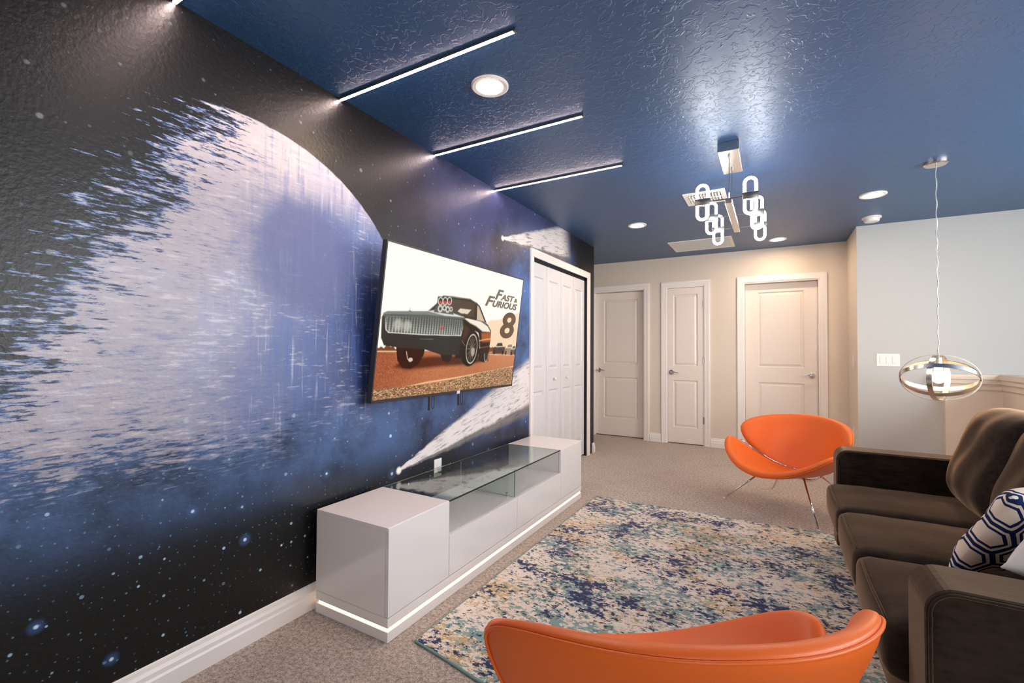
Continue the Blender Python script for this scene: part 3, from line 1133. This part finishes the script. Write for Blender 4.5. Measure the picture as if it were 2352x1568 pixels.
sw, sh = TVW - 2 * bez, TVH - bez - .016
sx0, sz1 = -TVW / 2 + bez, TVH / 2 - bez
vs = np.zeros(((NV + 1) * (NU + 1), 3))
vs[:, 1] = (sx0 + uu * sw).ravel()
vs[:, 2] = (sz1 - vv_ * sh).ravel()
vs = vs @ np.array(TVM.to_3x3()).T
ii = np.arange(NV * NU)
r0 = (ii // NU) * (NU + 1) + ii % NU
faces = np.stack([r0, r0 + NU + 1, r0 + NU + 2, r0 + 1], 1)
me = bpy.data.meshes.new('screen')
me.vertices.add(len(vs))
me.vertices.foreach_set('co', vs.ravel())
me.loops.add(len(faces) * 4)
me.loops.foreach_set('vertex_index', faces.ravel())
me.polygons.add(len(faces))
me.polygons.foreach_set('loop_start', np.arange(len(faces)) * 4)
me.update(calc_edges=True)
ca = me.color_attributes.new('picture', 'FLOAT_COLOR', 'POINT')
ca.data.foreach_set('color', np.concatenate([img.reshape(-1, 3), np.ones((len(vs), 1))], 1).ravel())
m = Mat('television_picture', (.004, .004, .004, 1), .12, spec=.5)
an = m.nt.nodes.new('ShaderNodeAttribute')
an.attribute_name = 'picture'
m.set('Emission Color', an.outputs['Color'])
m.set('Emission Strength', .87)
me.materials.append(m.m)
scr = bpy.data.objects.new('screen', me)
COL.objects.link(scr)
scr.parent = tv


# lettering on the screen
def letters(txt, rect, mat, shear=.28, bold=.002, name='lettering'):
    """text fitted into rect = (u0, v0, u1, v1) of the screen"""
    cu = bpy.data.curves.new('tmp_text', 'FONT')
    cu.body = txt
    cu.size = .2
    cu.shear = shear
    cu.resolution_u = 4
    tmp = bpy.data.objects.new('tmp_text', cu)
    COL.objects.link(tmp)
    dg = bpy.context.evaluated_depsgraph_get()
    me = bpy.data.meshes.new_from_object(tmp.evaluated_get(dg))
    bpy.data.objects.remove(tmp)
    xs = [q.co.x for q in me.vertices]
    ys = [q.co.y for q in me.vertices]
    ax, bx_, ay, by_ = min(xs), max(xs), min(ys), max(ys)
    for q in me.vertices:
        u = rect[0] + (q.co.x - ax) / (bx_ - ax) * (rect[2] - rect[0])
        v_ = rect[3] - (q.co.y - ay) / (by_ - ay) * (rect[3] - rect[1])
        q.co = TVM @ Vector((.0012, sx0 + u * sw, sz1 - v_ * sh))
    bm = bmesh.new()
    n0 = len(me.vertices)
    for k, (sy_k, sz_k) in enumerate(((-1, 0), (-.5, .5), (0, -.4), (.5, .5), (1, 0), (-.5, -.5), (.5, -.5))):
        base = [bm.verts.new(q.co + TVM.to_3x3() @ Vector((.00006 * k, sy_k * bold, sz_k * bold))) for q in me.vertices]
        for p in me.polygons:
            bm.faces.new([base[i] for i in p.vertices])
    bm.to_mesh(me)
    bm.free()
    me.materials.clear()
    me.materials.append(mat)
    o = bpy.data.objects.new(name, me)
    COL.objects.link(o)
    o.parent = scr
    return o


m = Mat('title_ink', (0, 0, 0, 1), .12)
m.set('Emission Color', lin(116, 104, 88))
m.set('Emission Strength', 1.0)
INK1 = m.m
m = Mat('numeral_ink', (0, 0, 0, 1), .12)
m.set('Emission Color', lin(92, 74, 54))
m.set('Emission Strength', 1.0)
INK2 = m.m
letters('F', (.739, .141, .809, .227), INK1, .34, .0058)
letters('AST', (.793, .174, .923, .226), INK1, .30, .0050)
letters('&', (.927, .188, .957, .224), INK1, .15, .0032)
letters('F', (.657, .2105, .7325, .2935), INK1, .34, .0058)
letters('URIOUS', (.722, .240, .961, .294), INK1, .30, .0050)
letters('8', (.8250, .3300, .957, .5560), INK2, .12, .0130)

# bracket straps, loops and sticker below the television
for dy in (-.257, .036):
    tvb = -TVH / 2 * math.cos(tilt)
    MB().box(-.062, -.058, dy - .008, dy + .008, tvb - .085, tvb + .06).build('strap', M_BLACK, tv)
    pts = []
    for i in range(25):
        a = 2 * math.pi * i / 24
        pts.append((-.060, dy + .036 + .011 * math.cos(a) * (1.0 - .5 * math.sin(a)), tvb - .025 + .055 * math.sin(a)))
    MB().tube(pts[:-1], .0022, 6, closed=True).build('pull_cord', M_BLACK, tv, smooth=True)
stk = MB().box(.0042, .0052, .002, .034, -TVH / 2 - .004, -TVH / 2 + .016)
tvbuild(stk, 'sticker', Mat('pale_pink_sticker', lin(236, 214, 210), .5).m)
tvbuild(MB().box(.0042, .0055, .000, .036, -TVH / 2 - .010, -TVH / 2 - .004), 'logo_badge', Mat('blue_badge', lin(70, 84, 150), .5).m)

# ------------------------------------------------------------------ outlet, switches
t = thing('power_outlet', 'white wall outlet with a black plug above the glass shelf', 'outlet', (0, 2.294, .445))
MB().bbox(0, .006, -.036, .036, -.058, .058, .002).build('plate', M_WHITEP, t)
for dz in (.021, -.021):
    MB().bbox(.004, .008, -.016, .016, dz - .014, dz + .014, .003).build('socket', M_WHITEP, t)
t2 = thing('plug', 'black plug and cord in the outlet above the glass shelf', 'plug', (0, 2.294, .445))
MB().bbox(.0085, .034, -.012, .016, -.034, -.008, .005).build('plug_body', M_BLACK, t2, auto=True)
MB().tube([(.034, .004, -.021), (.046, .012, -.022), (.050, .030, -.030), (.042, .040, -.075), (.032, .042, -.12)], .003, 8).build('cord', M_BLACK, t2, smooth=True)

t = thing('light_switch', 'white three gang rocker switch plate on the pale grey wall', 'light switch', (2.808, YR, 1.128))
MB().bbox(-.088, .088, -.006, 0, -.060, .060, .002).build('plate', M_WHITEP, t)
for dx in (-.046, 0, .046):
    rk = MB().bbox(dx - .016, dx + .016, -.010, -.004, -.033, .033, .002)
    rk.build('rocker', M_WHITEP, t)
t = thing('light_switch', 'white switch plate seen edge on at the hallway return wall', 'light switch', (XR, 5.80, 1.10))
MB().bbox(-.006, 0, -.036, .036, -.06, .06, .002).build('plate', M_WHITEP, t)
MB().bbox(-.010, -.004, -.016, .016, -.033, .033, .002).build('rocker', M_WHITEP, t)
t = thing('wall_outlet', 'low white outlet plate on the hallway return wall', 'outlet', (XR, 5.80, .38))
MB().bbox(-.006, 0, -.036, .036, -.06, .06, .002).build('plate', M_WHITEP, t)
MB().bbox(-.008, -.004, -.016, .016, -.036, .036, .003).build('socket', M_WHITEP, t)

# ------------------------------------------------------------------ media console
cs = thing('media_console', 'long gloss white media console with glass shelf and glowing base', 'media console')
X0, X1, Y0, Y1, ZT = .045, .492, 1.379, 3.531, .463
YA, YBc = 1.783, 3.118
MB().box(X0, X1, Y0, Y1, .0, .042).build('plinth', M_GLOSS, cs, bevel=.0015)
MB().box(X0 + .012, X1 - .007, Y0 + .007, Y1 - .007, .042, .058).build('led_channel', M_LEDC, cs)
MB().box(X0, X1, Y0, Y1, .058, .097).build('base_rail', M_GLOSS, cs, bevel=.0015)
for y0, y1 in ((Y0, YA), (YBc, Y1)):
    cb = MB()
    cb.box(X0, X1 - .020, y0, y1, .099, ZT - .018)
    body = cb.build('cabinet_box', M_GLOSS, cs)
    MB().bbox(X0, X1 - .004, y0, y1, ZT - .018, ZT, .0015).build('top_panel', M_GLOSS, cs)
    MB().bbox(X1 - .018, X1, y0 + .001, y1 - .001, .100, ZT - .0185 + .0175, .0015).build('cabinet_door', M_FRONT, cs)
MB().box(X0, X1 - .020, YA, YBc, .099, .278).build('drawer_box', M_GLOSS, cs)
MB().bbox(X0, X1 - .004, YA + .0005, YBc - .0005, .278, .293, .001).build('lower_shelf', M_GLOSS, cs)
ym = 2.459
for y0, y1 in ((YA + .002, ym - .0015), (ym + .0015, YBc - .002)):
    MB().bbox(X1 - .018, X1, y0, y1, .100, .294, .0015).build('drawer_front', M_FRONT, cs)
gl = MB().bbox(X0, X1 - .006, YA + .002, YBc - .002, ZT - .009, ZT - .001, .0008).build('glass_shelf', M_GLASS, cs)
MB().box(X1 - .0062, X1 - .0050, YA + .002, YBc - .002, ZT - .009, ZT - .001).build('glass_edge', M_GLASSEDGE, gl)
gd = MB().bbox(X0 + .02, X1 - .020, ym - .003, ym + .005, .2935, ZT - .0095, .0008).build('glass_divider', M_GLASS, cs)
for x in (.10, .42):
    MB().bbox(x - .009, x + .009, ym - .011, ym + .013, .2935, .313, .002).build('clip', M_NICKEL, gd)

# ------------------------------------------------------------------ rug
quad = [(.600, 3.600), (2.24, 3.635), (2.24, 1.22), (.586, 1.435)]
nx, ny = 24, 24
vs, fs = [], []
for zt in (0.001, .011):
    for j in range(ny + 1):
        for i in range(nx + 1):
            a, b = i / nx, j / ny
            p = [(1 - b) * ((1 - a) * quad[3][k] + a * quad[2][k]) + b * ((1 - a) * quad[0][k] + a * quad[1][k]) for k in (0, 1)]
            wob = .006 * math.sin(a * 14 + 1) * (1 if j in (0, ny) else 0)
            vs.append((p[0], p[1] + wob, zt))
nn = (nx + 1) * (ny + 1)
for j in range(ny):
    for i in range(nx):
        q = (j * (nx + 1) + i, j * (nx + 1) + i + 1, (j + 1) * (nx + 1) + i + 1, (j + 1) * (nx + 1) + i)
        fs.append(tuple(k + nn for k in q))
        fs.append(q[::-1])
border = [i for i in range(nx + 1)] + [(j + 1) * (nx + 1) + nx for j in range(ny)] + [ny * (nx + 1) + i for i in range(nx - 1, -1, -1)] + [j * (nx + 1) for j in range(ny - 1, 0, -1)]
for k in range(len(border)):
    a, b = border[k], border[(k + 1) % len(border)]
    fs.append((a, b, b + nn, a + nn))
rug = thing('area_rug', 'abstract cream, teal and navy area rug on the carpet', 'rug')
MB().add(vs, fs).build('pile', M_RUG, rug)
MB().tube([(vs[k][0], vs[k][1], .0062) for k in border], .0058, 6, closed=True).build('binding', M_RUGEDGE, rug, smooth=True)


# ------------------------------------------------------------------ slice chairs
def shell_mesh(a, b, R, n, y0, z0, tl, back, inner=.046, outer=.018, nr=18, na=80):
    """padded bent oval shell; returns MB and the rim points"""
    if back:
        al, nm = (math.sin(tl), math.cos(tl)), (-math.cos(tl), math.sin(tl))
    else:
        al, nm = (-math.cos(tl), math.sin(tl)), (math.sin(tl), math.cos(tl))

    def pt(s, t, off):
        r = R - off
        x = r * math.sin(s / R)
        q = R - r * math.cos(s / R)
        return (x, y0 + t * al[0] + q * nm[0], z0 + t * al[1] + q * nm[1])

    def st(th, rho):
        c, s_ = math.cos(th), math.sin(th)
        k = lambda v, e: math.copysign(abs(v) ** e, v)
        return a * k(c, 2 / n) * rho, b * k(s_, 2 / n) * rho
    rad = [math.sin(math.pi / 2 * (i + 1) / nr) for i in range(nr)]
    vs, fs = [], []
    vs.append(pt(0, 0, inner * .45))
    for rho in rad:
        # padded roll near the rim
        e = math.sqrt(max(0.0, 1 - rho ** 9))
        pad = inner * (.45 + .55 * (rho ** 4)) * e
        for k in range(na):
            s_, t_ = st(2 * math.pi * k / na, rho)
            vs.append(pt(s_, t_, pad))
    base = 1 + nr * na
    for rho in rad[::-1][1:]:
        e = math.sqrt(max(0.0, 1 - rho ** 9))
        for k in range(na):
            s_, t_ = st(2 * math.pi * k / na, rho)
            vs.append(pt(s_, t_, -outer * e))
    vs.append(pt(0, 0, -outer))
    rows = 2 * nr - 1
    for k in range(na):
        fs.append((0, 1 + k, 1 + (k + 1) % na))
    for i in range(rows - 1):
        for k in range(na):
            fs.append((1 + i * na + k, 1 + i * na + (k + 1) % na, 1 + (i + 1) * na + (k + 1) % na, 1 + (i + 1) * na + k))
    last = len(vs) - 1
    for k in range(na):
        fs.append((last, 1 + (rows - 1) * na + (k + 1) % na, 1 + (rows - 1) * na + k))
    seam = []
    for k in range(na):
        s_, t_ = st(2 * math.pi * k / na, .985)
        seam.append(pt(s_, t_, -outer * .55))
    return MB().add(vs, fs), seam, pt, st


def make_chair(label):
    t = thing('lounge_chair', label, 'chair', group='orange lounge chairs')
    mb, seam, pt_s, st_s = shell_mesh(.496, .232, .541, 1.72, -.189, .277, .074, False)
    seat = mb.build('seat', M_ORANGE, t, smooth=True)
    MB().tube(seam, .0038, 6, closed=True).build('piping', M_ORANGE, seat, smooth=True)
    mb, seam, pt_b, st_b = shell_mesh(.496, .243, .541, 1.72, .160, .474, .442, True)
    bk = mb.build('backrest', M_ORANGE, t, smooth=True)
    MB().tube(seam, .0038, 6, closed=True).build('piping', M_ORANGE, bk, smooth=True)
    # chrome frame strip following the lower rim of the backrest
    pts = []
    for i in range(25):
        th = math.radians(200 + 140 * i / 24)
        s_, t_ = st_s(th, .985)
        pts.append(pt_s(s_, t_, .030))
    MB().tube(pts, .005, 8).build('frame_strip', M_CHROME, t, smooth=True)
    # under frame
    for s_ in (-1, 1):
        pts = [(s_ * .15, -.10 + .20 * i / 8, .262 - .018 * math.sin(math.pi * i / 8)) for i in range(9)]
        MB().tube(pts, .008, 8).build('under_frame', M_CHROME, t, smooth=True)
    MB().tube([(-.15 + .3 * i / 8, 0, .244 - .010 * math.sin(math.pi * i / 8)) for i in range(9)], .008, 8).build('under_frame', M_CHROME, t, smooth=True)
    for sx in (-1, 1):
        for sy, fy, ty in ((-1, -.30, -.10), (1, .30, .10)):
            fx = .373
            lg = MB().tube([(sx * fx, fy, .006), (sx * .15, ty, .268)], .0072, 10).build('leg', M_CHROME, t, smooth=True)
            MB().lathe([(.012, 0), (.012, .008), (.007, .012)], sx * fx, fy, 14).build('foot', M_WHITEP, lg)
    return t


CHAIR_ROT = math.atan2(-.523, .851)
chair = make_chair('orange lounge chair with chrome legs standing beyond the rug by the doors')
chair.location = (1.982, 4.148, 0)
chair.rotation_euler = (0, 0, CHAIR_ROT - .063)
c2 = copy_tree(chair)
c2['label'] = 'orange lounge chair seen from behind at the bottom edge of the photo'
c2.location = (1.689, 1.058, 0.0135)
c2.rotation_euler = (0, 0, CHAIR_ROT + 4.271)


# ------------------------------------------------------------------ sofa
SX0, SX1 = 2.178, 3.06      # front of arms, back of sofa
AY = [(1.490, 1.662), (3.312, 3.470)]
AZ, UZ = .620, .055
sofa = thing('sofa', 'dark brown microsuede three seat sofa facing the television', 'sofa')


def rounded_profile(x0, x1, z0, z1, r, n=8):
    """XZ outline with the upper front corner rounded"""
    p = [(x1, z0), (x1, z1)]
    for i in range(n + 1):
        a = math.pi / 2 + math.pi / 2 * i / n
        p.append((x0 + r + r * math.cos(a), z1 - r + r * math.sin(a)))
    p.append((x0, z0))
    return p


for (y0, y1) in AY:
    arm = MB().prism(rounded_profile(SX0, SX1, UZ, AZ, .062), 'y', y0, y1).build('arm', M_SUEDE, sofa, bevel=.009)
    for yy, s_ in ((y0, -1), (y1, 1)):
        pr = rounded_profile(SX0 + .009, SX1 - .02, UZ + .01, AZ - .009, .055)
        MB().tube([(p[0], yy + s_ * .001, p[1]) for p in pr[1:]], .0042, 6).build('piping', M_SUEDE, arm, smooth=True)
MB().bbox(SX0 + .012, SX1 - .03, AY[0][1], AY[1][0], UZ, .262, .012).build('base', M_SUEDE, sofa, auto=True)
bp = [(2.80, .25), (SX1 - .10, .80), (SX1 - .02, .80), (SX1, .77), (SX1, UZ), (2.80, UZ)]
MB().prism(bp, 'y', AY[0][1] + .002, AY[1][0] - .002).build('back_frame', M_SUEDE, sofa, bevel=.02)
for x in (2.30, 2.99):
    for y in (1.57, 3.39):
        MB().lathe([(.020, .0), (.026, UZ)], x, y, 16).build('leg', M_BLACK, sofa)


def soft_box(w, d, h, r, crown, nx=18, ny=18, nz=8, wr=0.0, seed=0):
    """rounded, crowned cushion centred at origin; x=w, y=d, z=h"""
    rnd = random.Random(seed)
    ph = [rnd.uniform(0, 6) for _ in range(6)]
    bm = bmesh.new()
    idx = {}

    def vert(i, j, k):
        key = (i, j, k)
        if key in idx:
            return idx[key]
        p = Vector(((i / nx - .5) * w, (j / ny - .5) * d, (k / nz - .5) * h))
        c = Vector((max(-w / 2 + r, min(w / 2 - r, p.x)), max(-d / 2 + r, min(d / 2 - r, p.y)), max(-h / 2 + r, min(h / 2 - r, p.z))))
        dv = p - c
        if dv.length > 1e-7:
            p = c + dv.normalized() * r
        u, v_, t_ = 2 * p.x / w, 2 * p.y / d, 2 * p.z / h
        f_ = (1 - abs(u) ** 2.6) * (1 - abs(v_) ** 2.6)
        p.z += crown * f_ * t_
        p.y += crown * .5 * v_ * (1 - u * u) * (1 - t_ * t_)
        p.x += crown * .5 * u * (1 - v_ * v_) * (1 - t_ * t_)
        if wr:
            p.z += wr * (math.sin(p.x * 31 + ph[0] + 2 * math.sin(p.y * 9)) + .7 * math.sin(p.y * 27 + ph[1] + 3 * p.x)) * t_ * .5
        idx[key] = bm.verts.new(p)
        return idx[key]
    for i in range(nx):
        for j in range(ny):
            for k in (0, nz):
                bm.faces.new((vert(i, j, k), vert(i + 1, j, k), vert(i + 1, j + 1, k), vert(i, j + 1, k)))
    for i in range(nx):
        for k in range(nz):
            for j in (0, ny):
                bm.faces.new((vert(i, j, k), vert(i + 1, j, k), vert(i + 1, j, k + 1), vert(i, j, k + 1)))
    for j in range(ny):
        for k in range(nz):
            for i in (0, nx):
                bm.faces.new((vert(i, j, k), vert(i, j + 1, k), vert(i, j + 1, k + 1), vert(i, j, k + 1)))
    bm.verts.index_update()
    mb = MB().add([q.co[:] for q in bm.verts], [tuple(q.index for q in fc.verts) for fc in bm.faces])
    bm.free()
    return mb


cw = (AY[1][0] - AY[0][1]) / 3
for i in range(3):
    yc = AY[0][1] + cw * (i + .5)
    h = .165
    mb = soft_box(.70, cw - .006, h, .040, .022, wr=.002, seed=i)
    mb.xf(Matrix.Translation((2.128 + .35, yc, .262 + h / 2 - .002)))
    cu = mb.build('seat_cushion', M_SUEDE, sofa, smooth=True)
    pts = []
    x_f, zt = 2.128 + .012, .262 + h - .014
    for k in range(13):
        a = k / 12
        v_ = 2 * a - 1
        pts.append((x_f + .004 - .010 * (1 - v_ * v_), yc + v_ * (cw / 2 - .020), zt + .010 * (1 - abs(v_) ** 2.6) - .012 * abs(v_) ** 8))
    MB().tube(pts, .0042, 6).build('piping', M_SUEDE, cu, smooth=True)

# loose back cushions, leaning
for i in range(3):
    yc = AY[0][1] + cw * (i + .5)
    mb = soft_box(cw + .01, .50, .185, .085, .045, nx=30, ny=30, wr=.0075, seed=10 + i)
    # local x->world y, local y->up, local z->towards -x
    R_ = Matrix(((0, 0, -1, 0), (1, 0, 0, 0), (0, 1, 0, 0), (0, 0, 0, 1)))
    bx_c = 2.92 if i == 0 else 2.80
    mb.xf(Matrix.Translation((bx_c, yc, .665)) @ Matrix.Rotation(math.radians(17), 4, 'Y') @ R_)
    bc = mb.build('back_cushion', M_SUEDE, sofa, smooth=True)
    # gathered seam along the top edge
    sm = []
    for k in range(31):
        a = 2 * k / 30 - 1
        sm.append((a * (cw / 2 - .012), .252 + .010 * (1 - a * a) + .002 * math.sin(k * 1.9), .006 * math.sin(k * .8) + .012))
    MB().tube(sm, .008, 6, rx=.003).xf(Matrix.Translation((bx_c, yc, .665)) @ Matrix.Rotation(math.radians(17), 4, 'Y') @ R_).build('seam', M_SUEDE, bc, smooth=True)


# ------------------------------------------------------------------ throw pillows
def pillow(name, label, mat, size, thick, M, uvs=1.0):
    n = 26
    vs, fs, uv = [], [], []
    for sgn in (1, -1):
        for j in range(n + 1):
            for i in range(n + 1):
                u, v_ = 2 * i / n - 1, 2 * j / n - 1
                e = max(0.0, (1 - u ** 4)) ** .55 * max(0.0, (1 - v_ ** 4)) ** .55
                pin = 1 - .07 * (1 - (abs(v_)) ** 2) * abs(u) ** 6
                pin2 = 1 - .07 * (1 - (abs(u)) ** 2) * abs(v_) ** 6
                wv = .006 * math.sin(7 * u + 4 * v_) * e
                vs.append((u * size / 2 * pin, v_ * size / 2 * pin2, sgn * (thick / 2 * e + .002) + wv))
                uv.append(((u + 1) / 2 * uvs, (v_ + 1) / 2 * uvs))
    nn = (n + 1) ** 2
    for s_ in range(2):
        for j in range(n):
            for i in range(n):
                q = [s_ * nn + j * (n + 1) + i, s_ * nn + j * (n + 1) + i + 1, s_ * nn + (j + 1) * (n + 1) + i + 1, s_ * nn + (j + 1) * (n + 1) + i]
                fs.append(tuple(q if s_ == 0 else q[::-1]))
    b = list(range(n + 1)) + [(j + 1) * (n + 1) + n for j in range(n)] + [n * (n + 1) + i for i in range(n - 1, -1, -1)] + [j * (n + 1) for j in range(n - 1, 0, -1)]
    for k in range(len(b)):
        a, c = b[k], b[(k + 1) % len(b)]
        fs.append((a, a + nn, c + nn, c))
    o = MB().add([tuple(M @ Vector(p)) for p in vs], fs).build(name, mat, None, smooth=True)
    lay = o.data.uv_layers.new(name='UVMap')
    for lp in o.data.loops:
        lay.data[lp.index].uv = uv[lp.vertex_index]
    return tag(o, label, 'pillow', group='throw pillows on the sofa')


def pose(center, xdir, ydir):
    x = Vector(xdir).normalized()
    y = Vector(ydir)
    y = (y - x * y.dot(x)).normalized()
    z = x.cross(y)
    Mx = Matrix.Identity(4)
    for i in range(3):
        Mx[i][0], Mx[i][1], Mx[i][2], Mx[i][3] = x[i], y[i], z[i], center[i]
    return Mx


pillow('throw_pillow', 'navy and white hexagon lattice throw pillow leaning on the sofa', M_LATTICE, .40, .11, pose((2.560, 2.070, .652), (.800, .570, .17), (.235, -.529, .816)))
pillow('throw_pillow', 'plain white throw pillow partly hidden by the near sofa arm', M_PILLOWW, .33, .10, pose((2.625, 1.835, .665), (.80, .31, -.42), (.45, -.10, .85)))
